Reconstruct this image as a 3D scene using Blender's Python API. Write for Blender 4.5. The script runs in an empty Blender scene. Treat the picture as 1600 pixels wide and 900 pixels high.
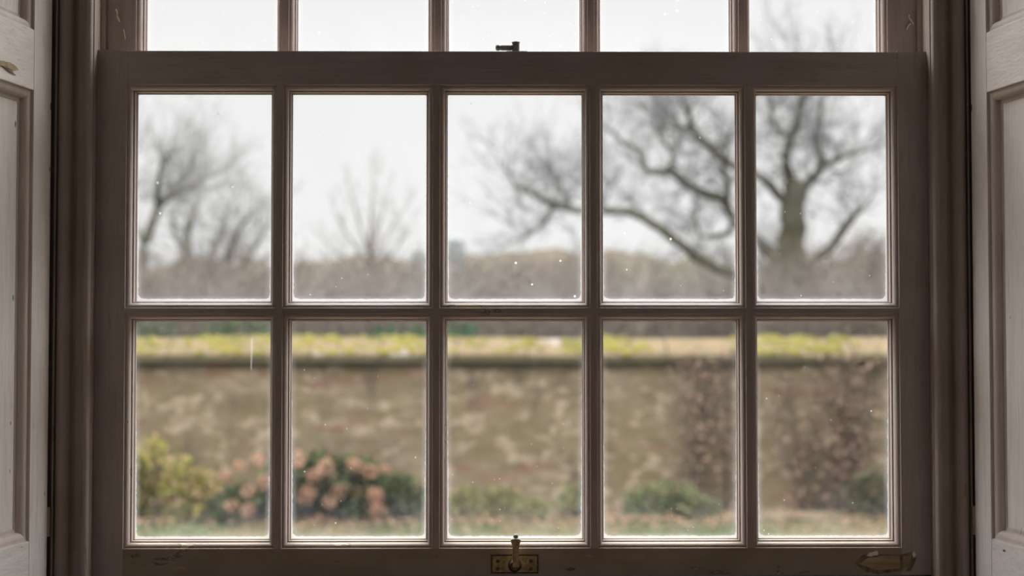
import bpy, bmesh, math, random
from mathutils import Vector, Matrix, noise as mnoise

SC = bpy.context.scene
COL = SC.collection
EYE = Vector((-0.025, -2.25, 1.35))
FPX = 2250.0
YAW, PITCH, ROLL = 0.0102950521, 0.0321243819, -0.000184043679

# ------------------------------------------------------------------ camera
def cam_axes():
    cy, sy, cp, sp = math.cos(YAW), math.sin(YAW), math.cos(PITCH), math.sin(PITCH)
    w = Vector((sy * cp, cy * cp, sp))
    r = Vector((cy, -sy, 0))
    u = r.cross(w)
    c, s = math.cos(ROLL), math.sin(ROLL)
    return r * c + u * s, u * c - r * s, w
CR, CU, CW = cam_axes()
cam_data = bpy.data.cameras.new('camera')
cam = bpy.data.objects.new('camera', cam_data)
COL.objects.link(cam)
cam.matrix_world = Matrix(((CR.x, CU.x, -CW.x, EYE.x), (CR.y, CU.y, -CW.y, EYE.y),
                           (CR.z, CU.z, -CW.z, EYE.z), (0, 0, 0, 1)))
cam_data.sensor_width = 36.0
cam_data.lens = 36.0 * FPX / 1600.0
cam_data.clip_start, cam_data.clip_end = 0.05, 1000
cam_data.dof.use_dof = True
cam_data.dof.focus_distance = 2.27
cam_data.dof.aperture_fstop = 3.1
SC.camera = cam

def at(px, py, y):
    """the point of the place that the photograph shows at a pixel, on the vertical plane at distance y"""
    d = CW + CR * ((px - 800) / FPX) - CU * ((py - 450) / FPX)
    return EYE + d * ((y - EYE.y) / d.y)

# ------------------------------------------------------------------ sky and exposure
SC.view_settings.view_transform = 'Standard'
SC.view_settings.look = 'None'
SC.view_settings.gamma = 1.0
SC.view_settings.use_curve_mapping = False
SC.view_settings.exposure = 0.0
SKY_LOW, SKY_HIGH = 0.93, 12.5
world = bpy.data.worlds.new('overcast_sky')
SC.world = world
world.use_nodes = True
wn, wl = world.node_tree.nodes, world.node_tree.links
wn.clear()
w_out = wn.new('ShaderNodeOutputWorld'); w_bg = wn.new('ShaderNodeBackground')
w_tc = wn.new('ShaderNodeTexCoord'); w_sep = wn.new('ShaderNodeSeparateXYZ'); w_mr = wn.new('ShaderNodeMapRange')
w_mr.interpolation_type = 'SMOOTHSTEP'
w_mr.inputs['From Min'].default_value = 0.225; w_mr.inputs['From Max'].default_value = 0.72
w_mr.inputs['To Min'].default_value = SKY_LOW; w_mr.inputs['To Max'].default_value = SKY_HIGH
w_bg.inputs['Color'].default_value = (0.995, 0.99, 0.993, 1)
wl.new(w_tc.outputs['Generated'], w_sep.inputs[0]); wl.new(w_sep.outputs['Z'], w_mr.inputs['Value'])
wl.new(w_mr.outputs[0], w_bg.inputs['Strength']); wl.new(w_bg.outputs[0], w_out.inputs[0])

# ------------------------------------------------------------------ materials
def srgb(r, g, b):
    f = lambda c: (c / 255 / 12.92) if c / 255 <= 0.04045 else ((c / 255 + 0.055) / 1.055) ** 2.4
    return (f(r), f(g), f(b), 1)
def new_mat(name):
    m = bpy.data.materials.new(name); m.use_nodes = True
    nt = m.node_tree; nt.nodes.clear()
    out = nt.nodes.new('ShaderNodeOutputMaterial')
    return m, nt, out
def N(nt, kind, **kw):
    n = nt.nodes.new(kind)
    for k, v in kw.items():
        if k in n.inputs: n.inputs[k].default_value = v
        else: setattr(n, k, v)
    return n
OUT = 0.385      # outdoor colours scaled down to offset the brightened sky
def dim_outdoor(nt, c):
    return mix(nt, 1.0, c, (OUT, OUT, OUT, 1), 'MULTIPLY')
def tex_noise(nt, vec, scale, detail=4, rough=0.6, stretch=None, dist=0.0):
    if stretch:
        mp = N(nt, 'ShaderNodeMapping'); mp.inputs['Scale'].default_value = stretch
        nt.links.new(vec, mp.inputs['Vector']); vec = mp.outputs[0]
    n = N(nt, 'ShaderNodeTexNoise', Scale=scale, Detail=detail, Roughness=rough, Distortion=dist)
    nt.links.new(vec, n.inputs['Vector'])
    return n.outputs['Fac']
def ramp(nt, fac, stops):
    r = N(nt, 'ShaderNodeValToRGB')
    e = r.color_ramp.elements
    while len(e) < len(stops): e.new(0.5)
    for el, (p, c) in zip(e, stops):
        el.position = p; el.color = c if len(c) == 4 else (*c, 1)
    nt.links.new(fac, r.inputs['Fac'])
    return r.outputs['Color']
def mix(nt, fac, a, b, mode='MIX'):
    m = N(nt, 'ShaderNodeMix', data_type='RGBA', blend_type=mode)
    for sock, v in ((m.inputs[0], fac), (m.inputs[6], a), (m.inputs[7], b)):
        if isinstance(v, (int, float, tuple)): sock.default_value = v
        else: nt.links.new(v, sock)
    return m.outputs[2]
def maths(nt, op, a, b=None, c=None, clamp=False):
    m = N(nt, 'ShaderNodeMath', operation=op, use_clamp=clamp)
    for i, v in enumerate((a, b, c)):
        if v is None: continue
        if isinstance(v, (int, float)): m.inputs[i].default_value = v
        else: nt.links.new(v, m.inputs[i])
    return m.outputs[0]
def smooth(nt, val, lo, hi, to0=0.0, to1=1.0):
    m = N(nt, 'ShaderNodeMapRange', interpolation_type='SMOOTHSTEP')
    m.inputs['From Min'].default_value = lo; m.inputs['From Max'].default_value = hi
    m.inputs['To Min'].default_value = to0; m.inputs['To Max'].default_value = to1
    nt.links.new(val, m.inputs['Value'])
    return m.outputs[0]
def principled(nt, out, color, rough=0.6, bump=None, bump_d=0.001, bump_s=0.5, metallic=0.0, spec=0.4):
    p = N(nt, 'ShaderNodeBsdfPrincipled')
    p.inputs['Metallic'].default_value = metallic
    p.inputs['Specular IOR Level'].default_value = spec
    for sock, v in ((p.inputs['Base Color'], color), (p.inputs['Roughness'], rough)):
        if isinstance(v, (int, float, tuple)): sock.default_value = v
        else: nt.links.new(v, sock)
    if bump is not None:
        b = N(nt, 'ShaderNodeBump', Strength=bump_s, Distance=bump_d)
        nt.links.new(bump, b.inputs['Height']); nt.links.new(b.outputs[0], p.inputs['Normal'])
    nt.links.new(p.outputs[0], out.inputs[0])
    return p
def coords(nt, kind='Object'):
    return N(nt, 'ShaderNodeTexCoord').outputs[kind]

def paint_mat(name, base, worn, chip, stretch, chip_amount=0.5, grain=60, rough=0.55, nicks=0.0):
    """old brushed oil paint on wood: mottled, streaked along the grain, chipped here and there"""
    m, nt, out = new_mat(name)
    v = coords(nt)
    big = tex_noise(nt, v, 7, 4, 0.6)
    streak = tex_noise(nt, v, grain, 5, 0.65, stretch)
    c = mix(nt, smooth(nt, big, 0.35, 0.7), base, worn)
    c = mix(nt, smooth(nt, streak, 0.35, 0.75, 0, 0.35), c, tuple(x * 0.62 for x in base[:3]) + (1,))
    chips = tex_noise(nt, v, 26, 3, 0.62, tuple(0.25 + 0.75 * s for s in stretch), 0.6)
    thr = 0.735 - 0.1 * chip_amount
    cf = smooth(nt, chips, thr, thr + 0.012)
    rimf = maths(nt, 'MULTIPLY', smooth(nt, chips, thr - 0.022, thr), smooth(nt, chips, thr + 0.02, thr, 0, 1))
    c = mix(nt, rimf, c, tuple(x * 0.45 for x in base[:3]) + (1,))
    c = mix(nt, cf, c, chip)
    h = maths(nt, 'ADD', maths(nt, 'MULTIPLY', streak, 0.5), maths(nt, 'MULTIPLY', cf, -0.6))
    if nicks:
        mp = N(nt, 'ShaderNodeMapping'); mp.inputs['Scale'].default_value = tuple(0.35 + 0.65 * x for x in stretch); nt.links.new(v, mp.inputs['Vector'])
        vo = N(nt, 'ShaderNodeTexVoronoi', Scale=70.0); nt.links.new(mp.outputs[0], vo.inputs['Vector'])
        sc = N(nt, 'ShaderNodeSeparateColor'); nt.links.new(vo.outputs['Color'], sc.inputs[0])
        nk = maths(nt, 'MULTIPLY', smooth(nt, maths(nt, 'SUBTRACT', vo.outputs['Distance'], maths(nt, 'MULTIPLY', sc.outputs[1], 0.16)), -0.01, 0.05, 1, 0), maths(nt, 'GREATER_THAN', sc.outputs[0], 1 - nicks))
        fine = tex_noise(nt, v, 260, 3, 0.7, stretch)
        c = mix(nt, smooth(nt, fine, 0.52, 0.72, 0, 0.45), c, tuple(x * 0.5 for x in base[:3]) + (1,))
        c = mix(nt, nk, c, (0.10, 0.075, 0.06, 1))
        h = maths(nt, 'ADD', maths(nt, 'ADD', h, maths(nt, 'MULTIPLY', fine, 0.5)), maths(nt, 'MULTIPLY', nk, -0.8))
    principled(nt, out, c, rough, h, 0.0012 if not nicks else 0.0018, 0.55)
    return m
FRAME = (0.42, 0.348, 0.318, 1); FRAME2 = (0.365, 0.295, 0.262, 1); WOODCHIP = (0.46, 0.36, 0.24, 1)
M = {}
M['frame_v'] = paint_mat('taupe_paint_upright', FRAME, FRAME2, WOODCHIP, (1, 1, 0.06), 0.1, 60, 0.55, 0.03)
M['frame_h'] = paint_mat('taupe_paint_level', FRAME, FRAME2, WOODCHIP, (0.06, 1, 1), 0.1, 60, 0.55, 0.03)
M['frame_worn'] = paint_mat('worn_taupe_paint', (0.34, 0.27, 0.21, 1), (0.25, 0.185, 0.13, 1), (0.42, 0.34, 0.24, 1), (0.2, 1, 1), 0.55)
M['casing'] = paint_mat('casing_paint', (0.38, 0.315, 0.275, 1), (0.31, 0.25, 0.20, 1), (0.36, 0.22, 0.12, 1), (1, 1, 0.05), 0.25)
M['channel'] = paint_mat('pale_channel_paint', (0.82, 0.77, 0.72, 1), (0.76, 0.70, 0.64, 1), WOODCHIP, (1, 1, 0.06), 0.1)
M['shutter'] = paint_mat('grey_white_shutter_paint', (0.84, 0.785, 0.745, 1), (0.76, 0.70, 0.66, 1), (0.40, 0.30, 0.17, 1), (1, 1, 0.045), 0.12, 90, 0.55, 0.16)
M['shutter_h'] = paint_mat('grey_white_rail_paint', (0.84, 0.785, 0.745, 1), (0.76, 0.70, 0.66, 1), (0.40, 0.30, 0.17, 1), (1, 0.06, 1), 0.12, 90, 0.55, 0.16)
M['shutter_moulding'] = paint_mat('shutter_moulding_paint', (0.60, 0.52, 0.47, 1), (0.52, 0.44, 0.39, 1), WOODCHIP, (1, 1, 0.06), 0.1)

def simple(name, base, other, scale=40, rough=0.6, metallic=0.0, bump_d=0.0008, stretch=None, spec=0.4):
    m, nt, out = new_mat(name)
    v = coords(nt)
    f = tex_noise(nt, v, scale, 4, 0.65, stretch)
    principled(nt, out, mix(nt, smooth(nt, f, 0.3, 0.7), base, other), rough, f, bump_d, 0.5, metallic, spec)
    return m
M['brass'] = simple('aged_brass', (0.50, 0.38, 0.19, 1), (0.22, 0.15, 0.07, 1), 110, 0.5, 0.4)
M['brass_dark'] = simple('tarnished_brass', (0.13, 0.085, 0.045, 1), (0.06, 0.04, 0.025, 1), 120, 0.5, 0.5)
M['iron'] = simple('dark_grey_iron', (0.22, 0.23, 0.215, 1), (0.15, 0.155, 0.15, 1), 150, 0.5, 0.3)
M['bare_wood'] = simple('bare_old_wood', (0.48, 0.36, 0.20, 1), (0.26, 0.18, 0.10, 1), 60, 0.7, 0, 0.001, (0.2, 1, 1))
M['old_paint'] = simple('dark_under_paint', (0.09, 0.065, 0.045, 1), (0.25, 0.19, 0.13, 1), 70, 0.7)
M['worn_ochre'] = simple('worn_ochre_paint', (0.40, 0.31, 0.20, 1), (0.24, 0.18, 0.115, 1), 130, 0.7, 0, 0.001, (0.3, 1, 1))
M['flake'] = simple('pale_paint_flake', (0.85, 0.76, 0.68, 1), (0.74, 0.64, 0.55, 1), 200, 0.7)
M['plaster'] = simple('warm_plaster', (0.50, 0.42, 0.36, 1), (0.46, 0.38, 0.32, 1), 6, 0.9)
M['ceiling'] = simple('white_ceiling', (0.78, 0.75, 0.72, 1), (0.74, 0.71, 0.68, 1), 6, 0.9)
M['floor'] = simple('brown_floorboards', (0.13, 0.075, 0.042, 1), (0.09, 0.05, 0.028, 1), 9, 0.5, 0, 0.001, (1, 0.1, 1))
M['sill'] = simple('low_bounce_sill', (0.085, 0.055, 0.035, 1), (0.06, 0.04, 0.026, 1), 30, 0.6, 0, 0.001, (0.1, 1, 1))  # unseen sill, made dark to cut light bounced onto the bottom rail
M['house_stone'] = simple('house_stone', (0.42, 0.37, 0.30, 1), (0.34, 0.30, 0.24, 1), 5, 0.9)

def glass_clean():
    m, nt, out = new_mat('window_glass')
    t = N(nt, 'ShaderNodeBsdfTransparent'); t.inputs[0].default_value = (0.985, 0.99, 0.985, 1)
    g = N(nt, 'ShaderNodeBsdfGlossy', Roughness=0.02)
    mx = N(nt, 'ShaderNodeMixShader'); mx.inputs[0].default_value = 0.02
    nt.links.new(t.outputs[0], mx.inputs[1]); nt.links.new(g.outputs[0], mx.inputs[2]); nt.links.new(mx.outputs[0], out.inputs[0])
    return m
M['glass'] = glass_clean()
def glass_dusty(name, hx, hz):
    """the room-side face of a pane: clear glass with dirt along its edges, dust and droplets of old paint"""
    m, nt, out = new_mat(name)
    v = coords(nt)
    oi = N(nt, 'ShaderNodeObjectInfo')
    va = N(nt, 'ShaderNodeVectorMath', operation='ADD'); nt.links.new(v, va.inputs[0])
    cmb = N(nt, 'ShaderNodeCombineXYZ')
    rnd = maths(nt, 'MULTIPLY', oi.outputs['Random'], 7.0)
    for i in range(3): nt.links.new(rnd, cmb.inputs[i])
    nt.links.new(cmb.outputs[0], va.inputs[1]); vr = va.outputs[0]
    sep = N(nt, 'ShaderNodeSeparateXYZ'); nt.links.new(v, sep.inputs[0])
    ex = maths(nt, 'SUBTRACT', hx, maths(nt, 'ABSOLUTE', sep.outputs[0]))
    up = maths(nt, 'SUBTRACT', hz, sep.outputs[2]); lo = maths(nt, 'ADD', sep.outputs[2], hz)
    ez = maths(nt, 'MINIMUM', lo, maths(nt, 'MULTIPLY', up, 1.5))
    d = maths(nt, 'SMOOTH_MIN', ex, ez, 0.012)
    jag = tex_noise(nt, vr, 120, 4, 0.7)
    dj = maths(nt, 'ADD', d, maths(nt, 'MULTIPLY', maths(nt, 'SUBTRACT', jag, 0.5), 0.0045))
    tall = smooth(nt, lo, 0.0, hz * 2.0, 0.0, 1.0)
    dj = maths(nt, 'ADD', dj, maths(nt, 'MULTIPLY', tall, 0.0030))
    dj = maths(nt, 'ADD', dj, smooth(nt, lo, 0.0, 0.012, -0.0012, 0.0008))
    rim = smooth(nt, dj, 0.0024, 0.0046, 0.5, 0.0)
    soft = maths(nt, 'MULTIPLY', smooth(nt, d, 0.001, 0.011, 0.13, 0.0), maths(nt, 'SUBTRACT', 1.0, maths(nt, 'MULTIPLY', tall, 0.7)))
    cloud = tex_noise(nt, vr, 14, 5, 0.7)
    low = maths(nt, 'MULTIPLY', smooth(nt, lo, 0.0, 0.085, 0.085, 0.0), smooth(nt, cloud, 0.3, 0.65, 0.35, 1.1))
    haze = smooth(nt, cloud, 0.3, 0.75, 0.006, 0.020)
    def specks(scale, size, keep, amt):
        vo = N(nt, 'ShaderNodeTexVoronoi', Scale=scale); nt.links.new(vr, vo.inputs['Vector'])
        sc = N(nt, 'ShaderNodeSeparateColor'); nt.links.new(vo.outputs['Color'], sc.inputs[0])
        ok = maths(nt, 'GREATER_THAN', sc.outputs[0], keep)
        sz = maths(nt, 'MULTIPLY', sc.outputs[1], size)
        inside = smooth(nt, maths(nt, 'SUBTRACT', vo.outputs['Distance'], sz), -0.02, 0.03, amt, 0)
        return maths(nt, 'MULTIPLY', inside, ok)
    sp = maths(nt, 'ADD', specks(42, 0.10, 0.80, 0.85), specks(120, 0.16, 0.80, 0.50))
    lowmask = smooth(nt, lo, 0.0, hz * 1.7, 1.0, 0.30)
    sp = maths(nt, 'MULTIPLY', sp, lowmask)
    fac = maths(nt, 'ADD', maths(nt, 'MAXIMUM', rim, soft), maths(nt, 'ADD', maths(nt, 'ADD', low, haze), sp))
    fac = maths(nt, 'MINIMUM', fac, 0.9)
    t = N(nt, 'ShaderNodeBsdfTransparent'); t.inputs[0].default_value = (0.99, 0.995, 0.99, 1)
    tr = N(nt, 'ShaderNodeBsdfTranslucent'); tr.inputs[0].default_value = (0.60, 0.61, 0.635, 1)
    df = N(nt, 'ShaderNodeBsdfDiffuse'); df.inputs[0].default_value = (0.7, 0.7, 0.7, 1)
    dm = N(nt, 'ShaderNodeMixShader'); dm.inputs[0].default_value = 0.2
    nt.links.new(tr.outputs[0], dm.inputs[1]); nt.links.new(df.outputs[0], dm.inputs[2])
    mx = N(nt, 'ShaderNodeMixShader')
    nt.links.new(fac, mx.inputs[0]); nt.links.new(t.outputs[0], mx.inputs[1]); nt.links.new(dm.outputs[0], mx.inputs[2])
    nt.links.new(mx.outputs[0], out.inputs[0])
    return m

def leaf_mat(name, translucency=0.25):
    m, nt, out = new_mat(name)
    a = N(nt, 'ShaderNodeAttribute', attribute_name='tint')
    df = N(nt, 'ShaderNodeBsdfDiffuse'); tr = N(nt, 'ShaderNodeBsdfTranslucent')
    nt.links.new(a.outputs['Color'], df.inputs[0]); nt.links.new(a.outputs['Color'], tr.inputs[0])
    mx = N(nt, 'ShaderNodeMixShader'); mx.inputs[0].default_value = translucency
    nt.links.new(df.outputs[0], mx.inputs[1]); nt.links.new(tr.outputs[0], mx.inputs[2]); nt.links.new(mx.outputs[0], out.inputs[0])
    return m
M['leaf'] = leaf_mat('leaf')
def bark(name, a, b):
    return simple(name, tuple(x * OUT for x in a[:3]) + (1,), tuple(x * OUT for x in b[:3]) + (1,), 9, 0.9, 0, 0.01)
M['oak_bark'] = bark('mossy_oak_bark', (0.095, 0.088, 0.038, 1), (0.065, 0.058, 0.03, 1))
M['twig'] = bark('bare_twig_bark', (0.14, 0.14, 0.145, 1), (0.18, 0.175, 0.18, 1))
M['far_bark'] = bark('far_tree_bark', (0.19, 0.18, 0.14, 1), (0.15, 0.14, 0.11, 1))  # bark lightened to stand in for distance haze
M['far_twig'] = bark('far_twig_bark', (0.30, 0.295, 0.30, 1), (0.25, 0.245, 0.245, 1))  # distance haze put into the twig colour
M['red_twig'] = bark('reddish_twig_bark', (0.155, 0.12, 0.10, 1), (0.20, 0.16, 0.13, 1))
M['vine'] = bark('brown_vine_bark', (0.15, 0.10, 0.07, 1), (0.11, 0.07, 0.052, 1))

def wall_mat():
    m, nt, out = new_mat('old_garden_wall_brick')
    v = coords(nt)
    mp = N(nt, 'ShaderNodeMapping'); mp.inputs['Rotation'].default_value = (math.radians(-90), 0, 0)
    nt.links.new(v, mp.inputs['Vector'])
    br = N(nt, 'ShaderNodeTexBrick', Scale=1.0)
    br.inputs['Brick Width'].default_value = 0.27; br.inputs['Row Height'].default_value = 0.095
    br.inputs['Mortar Size'].default_value = 0.012
    br.inputs['Color1'].default_value = (0.0, 0, 0, 1); br.inputs['Color2'].default_value = (1, 1, 1, 1)
    br.inputs['Mortar'].default_value = (0.5, 0.5, 0.5, 1)
    nt.links.new(mp.outputs[0], br.inputs['Vector'])
    bc = ramp(nt, br.outputs['Color'], [(0.0, (0.12, 0.09, 0.055)), (0.3, (0.19, 0.145, 0.09)), (0.6, (0.235, 0.185, 0.12)),
                                        (0.85, (0.26, 0.21, 0.165)), (1.0, (0.42, 0.35, 0.29))])
    bc = mix(nt, br.outputs['Fac'], bc, (0.24, 0.20, 0.135, 1))
    n0 = tex_noise(nt, v, 3.2, 6, 0.75, (1, 1, 1.7), 0.5)
    bc = mix(nt, 0.60, bc, ramp(nt, n0, [(0.32, (0.10, 0.08, 0.045)), (0.45, (0.20, 0.16, 0.10)), (0.56, (0.26, 0.21, 0.145)), (0.70, (0.44, 0.37, 0.31))]))
    n1 = tex_noise(nt, v, 0.9, 5, 0.65, (1, 1, 1.8))
    n2 = tex_noise(nt, v, 4.6, 4, 0.65, (1, 1, 1.9), 0.3)
    c = mix(nt, smooth(nt, n1, 0.42, 0.58, 0, 0.6), bc, (0.18, 0.145, 0.07, 1))
    c = mix(nt, smooth(nt, n2, 0.53, 0.62, 0, 0.8), c, (0.45, 0.38, 0.30, 1))
    red = maths(nt, 'MULTIPLY', smooth(nt, tex_noise(nt, v, 1.7, 2, 0.5, (0.7, 1, 2.2)), 0.61, 0.69), 0.55)
    c = mix(nt, red, c, (0.24, 0.12, 0.085, 1))
    dark = smooth(nt, tex_noise(nt, v, 2.4, 3, 0.6, (1.4, 1, 0.6)), 0.52, 0.68, 0, 0.65)
    c = mix(nt, dark, c, (0.085, 0.07, 0.05, 1))
    c = mix(nt, 1.0, c, (1.04, 0.985, 0.89, 1), 'MULTIPLY')
    principled(nt, out, dim_outdoor(nt, c), 0.95, maths(nt, 'ADD', br.outputs['Fac'], n2), 0.012, 0.6)
    return m
M['garden_wall'] = wall_mat()
def coping_mat():
    m, nt, out = new_mat('mossy_coping_stone')
    v = coords(nt)
    n1 = tex_noise(nt, v, 1.1, 4, 0.6, (1, 1, 1)); n2 = tex_noise(nt, v, 5, 4, 0.65)
    c = mix(nt, smooth(nt, n2, 0.3, 0.7), (0.20, 0.14, 0.065, 1), (0.145, 0.10, 0.042, 1))
    c = mix(nt, smooth(nt, tex_noise(nt, v, 2.3, 2, 0.5, (1, 0.5, 0.5)), 0.66, 0.72, 0, 0.7), c, (0.33, 0.28, 0.24, 1))
    sp = N(nt, 'ShaderNodeSeparateXYZ'); nt.links.new(v, sp.inputs[0])
    low_edge = smooth(nt, maths(nt, 'ADD', sp.outputs[2], maths(nt, 'MULTIPLY', n1, 0.04)), 1.135, 1.165, 0.85, 0.0)  # darker olive towards the lower edge of the coping
    c = mix(nt, low_edge, c, (0.085, 0.075, 0.035, 1))
    principled(nt, out, dim_outdoor(nt, c), 0.95, n2, 0.01, 0.6)
    return m
M['coping'] = coping_mat()
M['moss'] = simple('yellow_green_moss', (0.074, 0.061, 0.0015, 1), (0.047, 0.042, 0.003, 1), 3.0, 1.0, 0, 0.01)
def lawn_mat():
    m, nt, out = new_mat('winter_lawn')
    v = coords(nt)
    n1 = tex_noise(nt, v, 0.9, 4, 0.6); n2 = tex_noise(nt, v, 6, 4, 0.6)
    c = mix(nt, smooth(nt, n1, 0.42, 0.6), (0.175, 0.13, 0.065, 1), (0.10, 0.115, 0.04, 1))
    c = mix(nt, smooth(nt, n2, 0.5, 0.75, 0, 0.5), c, (0.22, 0.15, 0.09, 1))
    principled(nt, out, dim_outdoor(nt, c), 1.0, n2, 0.02, 0.5)
    return m
M['lawn'] = lawn_mat()
M['soil'] = simple('dark_bed_soil', (0.056, 0.041, 0.027, 1), (0.09, 0.064, 0.041, 1), 4, 1.0)
M['field'] = simple('rough_field', (0.10, 0.09, 0.053, 1), (0.12, 0.10, 0.064, 1), 0.3, 1.0)
def hill_mat():
    m, nt, out = new_mat('distant_winter_wood')
    v = coords(nt)
    n = tex_noise(nt, v, 0.16, 5, 0.6, (1, 1, 0.45)); n2 = tex_noise(nt, v, 0.045, 3, 0.5)
    c = mix(nt, smooth(nt, n, 0.3, 0.7), (0.175, 0.145, 0.115, 1), (0.135, 0.115, 0.082, 1))
    c = mix(nt, smooth(nt, n2, 0.5, 0.66, 0, 0.6), c, (0.125, 0.13, 0.085, 1))
    principled(nt, out, dim_outdoor(nt, c), 1.0, n, 0.5, 0.4, 0, 0.0)
    return m
M['hill'] = hill_mat()

# ------------------------------------------------------------------ helpers
def link(o, parent=None):
    COL.objects.link(o)
    if parent is not None: o.parent = parent
    return o
def tag(o, label=None, cat=None, group=None, kind=None):
    if label: o['label'] = label
    if cat: o['category'] = cat
    if group: o['group'] = group
    if kind: o['kind'] = kind
    return o
def empty(name, loc):
    o = bpy.data.objects.new(name, None); o.location = loc; o.empty_display_size = 0.05
    return link(o)
def bm_obj(name, bm, mats, parent=None, bevel=0.0, smooth_faces=False):
    me = bpy.data.meshes.new(name)
    bmesh.ops.recalc_face_normals(bm, faces=bm.faces)
    bm.to_mesh(me); bm.free()
    for m in (mats if isinstance(mats, (list, tuple)) else [mats]): me.materials.append(m)
    o = bpy.data.objects.new(name, me)
    if smooth_faces:
        for p in me.polygons: p.use_smooth = True
    link(o, parent)
    if bevel:
        b = o.modifiers.new('bevel', 'BEVEL'); b.width = bevel; b.segments = 2; b.limit_method = 'ANGLE'; b.angle_limit = math.radians(38)
        b.harden_normals = False
    return o
def raw_obj(name, verts, faces, mats, parent=None, tints=None, smooth_faces=False):
    me = bpy.data.meshes.new(name)
    me.from_pydata(verts, [], faces)
    for m in (mats if isinstance(mats, (list, tuple)) else [mats]): me.materials.append(m)
    if tints is not None:
        a = me.attributes.new('tint', 'FLOAT_COLOR', 'POINT')
        flat = [c for t in tints for c in (t[0], t[1], t[2], 1.0)]
        a.data.foreach_set('color', flat)
    if smooth_faces: me.polygons.foreach_set('use_smooth', [True] * len(me.polygons))
    me.update()
    o = bpy.data.objects.new(name, me)
    return link(o, parent)
def add_box(bm, x0, x1, y0, y1, z0, z1):
    vs = [bm.verts.new((x, y, z)) for x in (x0, x1) for y in (y0, y1) for z in (z0, z1)]
    for f in ((0, 1, 3, 2), (4, 6, 7, 5), (0, 4, 5, 1), (2, 3, 7, 6), (0, 2, 6, 4), (1, 5, 7, 3)):
        bm.faces.new([vs[i] for i in f])
def add_prism(bm, pts, a, b, fn, segs=1):
    """closed outline pts swept from a to b; fn(p, q, t) gives the 3D point"""
    n = len(pts); rings = []
    for k in range(segs + 1):
        t = a + (b - a) * k / segs
        rings.append([bm.verts.new(fn(p, q, t)) for p, q in pts])
    for r0, r1 in zip(rings, rings[1:]):
        for i in range(n):
            bm.faces.new((r0[i], r0[(i + 1) % n], r1[(i + 1) % n], r1[i]))
    bm.faces.new(rings[0]); bm.faces.new(rings[-1][::-1])
def add_cyl(bm, p0, p1, r0, r1=None, n=20):
    p0, p1 = Vector(p0), Vector(p1); r1 = r0 if r1 is None else r1
    d = (p1 - p0).normalized(); a = d.orthogonal().normalized(); b = d.cross(a)
    A, B = [], []
    for i in range(n):
        t = 2 * math.pi * i / n; o = a * math.cos(t) + b * math.sin(t)
        A.append(bm.verts.new(p0 + o * r0)); B.append(bm.verts.new(p1 + o * r1))
    for i in range(n): bm.faces.new((A[i], A[(i + 1) % n], B[(i + 1) % n], B[i]))
    bm.faces.new(A[::-1]); bm.faces.new(B)
def add_lathe(bm, base, axis, prof, n=20):
    base = Vector(base); d = Vector(axis).normalized(); a = d.orthogonal().normalized(); b = d.cross(a)
    rings = [[bm.verts.new(base + d * h + (a * math.cos(2 * math.pi * i / n) + b * math.sin(2 * math.pi * i / n)) * r) for i in range(n)] for r, h in prof]
    for r0, r1 in zip(rings, rings[1:]):
        for i in range(n): bm.faces.new((r0[i], r0[(i + 1) % n], r1[(i + 1) % n], r1[i]))
    bm.faces.new(rings[0][::-1]); bm.faces.new(rings[-1])
def add_plate(bm, outline, y_front, y_back):
    """outline of (x, z) made into a plate between two y planes"""
    add_prism(bm, outline, y_front, y_back, lambda p, q, t: (p, t, q))
class Tubes:
    def __init__(self): self.v, self.f = [], []
    def tube(self, pts, radii, n=4):
        base = len(self.v); m = len(pts)
        for k in range(m):
            d = (pts[min(k + 1, m - 1)] - pts[max(k - 1, 0)])
            d = d.normalized() if d.length > 1e-9 else Vector((0, 0, 1))
            a = d.orthogonal().normalized() if abs(d.z) > 0.95 else d.cross(Vector((0, 0, 1))).normalized()
            b = d.cross(a)
            for i in range(n):
                t = 2 * math.pi * i / n
                self.v.append(tuple(pts[k] + (a * math.cos(t) + b * math.sin(t)) * radii[k]))
        for k in range(m - 1):
            for i in range(n):
                j = (i + 1) % n
                self.f.append((base + k * n + i, base + k * n + j, base + (k + 1) * n + j, base + (k + 1) * n + i))
        self.f.append(tuple(base + i for i in range(n))[::-1]); self.f.append(tuple(base + (m - 1) * n + i for i in range(n)))
    def obj(self, name, mat, parent=None):
        return raw_obj(name, self.v, self.f, mat, parent, smooth_faces=True)
LEAF_K = 0.35
class Leaves:
    def __init__(self): self.v, self.f, self.c = [], [], []
    def leaf(self, p, d, n, L, W, tint):
        tint = tuple(c * LEAF_K for c in tint)
        s = d.cross(n).normalized(); b = len(self.v)
        bend = n * (-0.18 * L)
        for q in (p, p + d * L * 0.45 + s * W * 0.5 + n * W * 0.15, p + d * L * 0.45, p + d * L * 0.45 - s * W * 0.5 + n * W * 0.15, p + d * L + bend):
            self.v.append(tuple(q)); self.c.append(tint)
        self.f += [(b, b + 1, b + 2), (b, b + 2, b + 3), (b + 1, b + 4, b + 2), (b + 2, b + 4, b + 3)]
    def obj(self, name, parent=None):
        return raw_obj(name, self.v, self.f, M['leaf'], parent, tints=self.c)
def rand_dir(rg):
    while True:
        v = Vector((rg.uniform(-1, 1), rg.uniform(-1, 1), rg.uniform(-1, 1)))
        if 0.05 < v.length < 1: return v.normalized()

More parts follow.
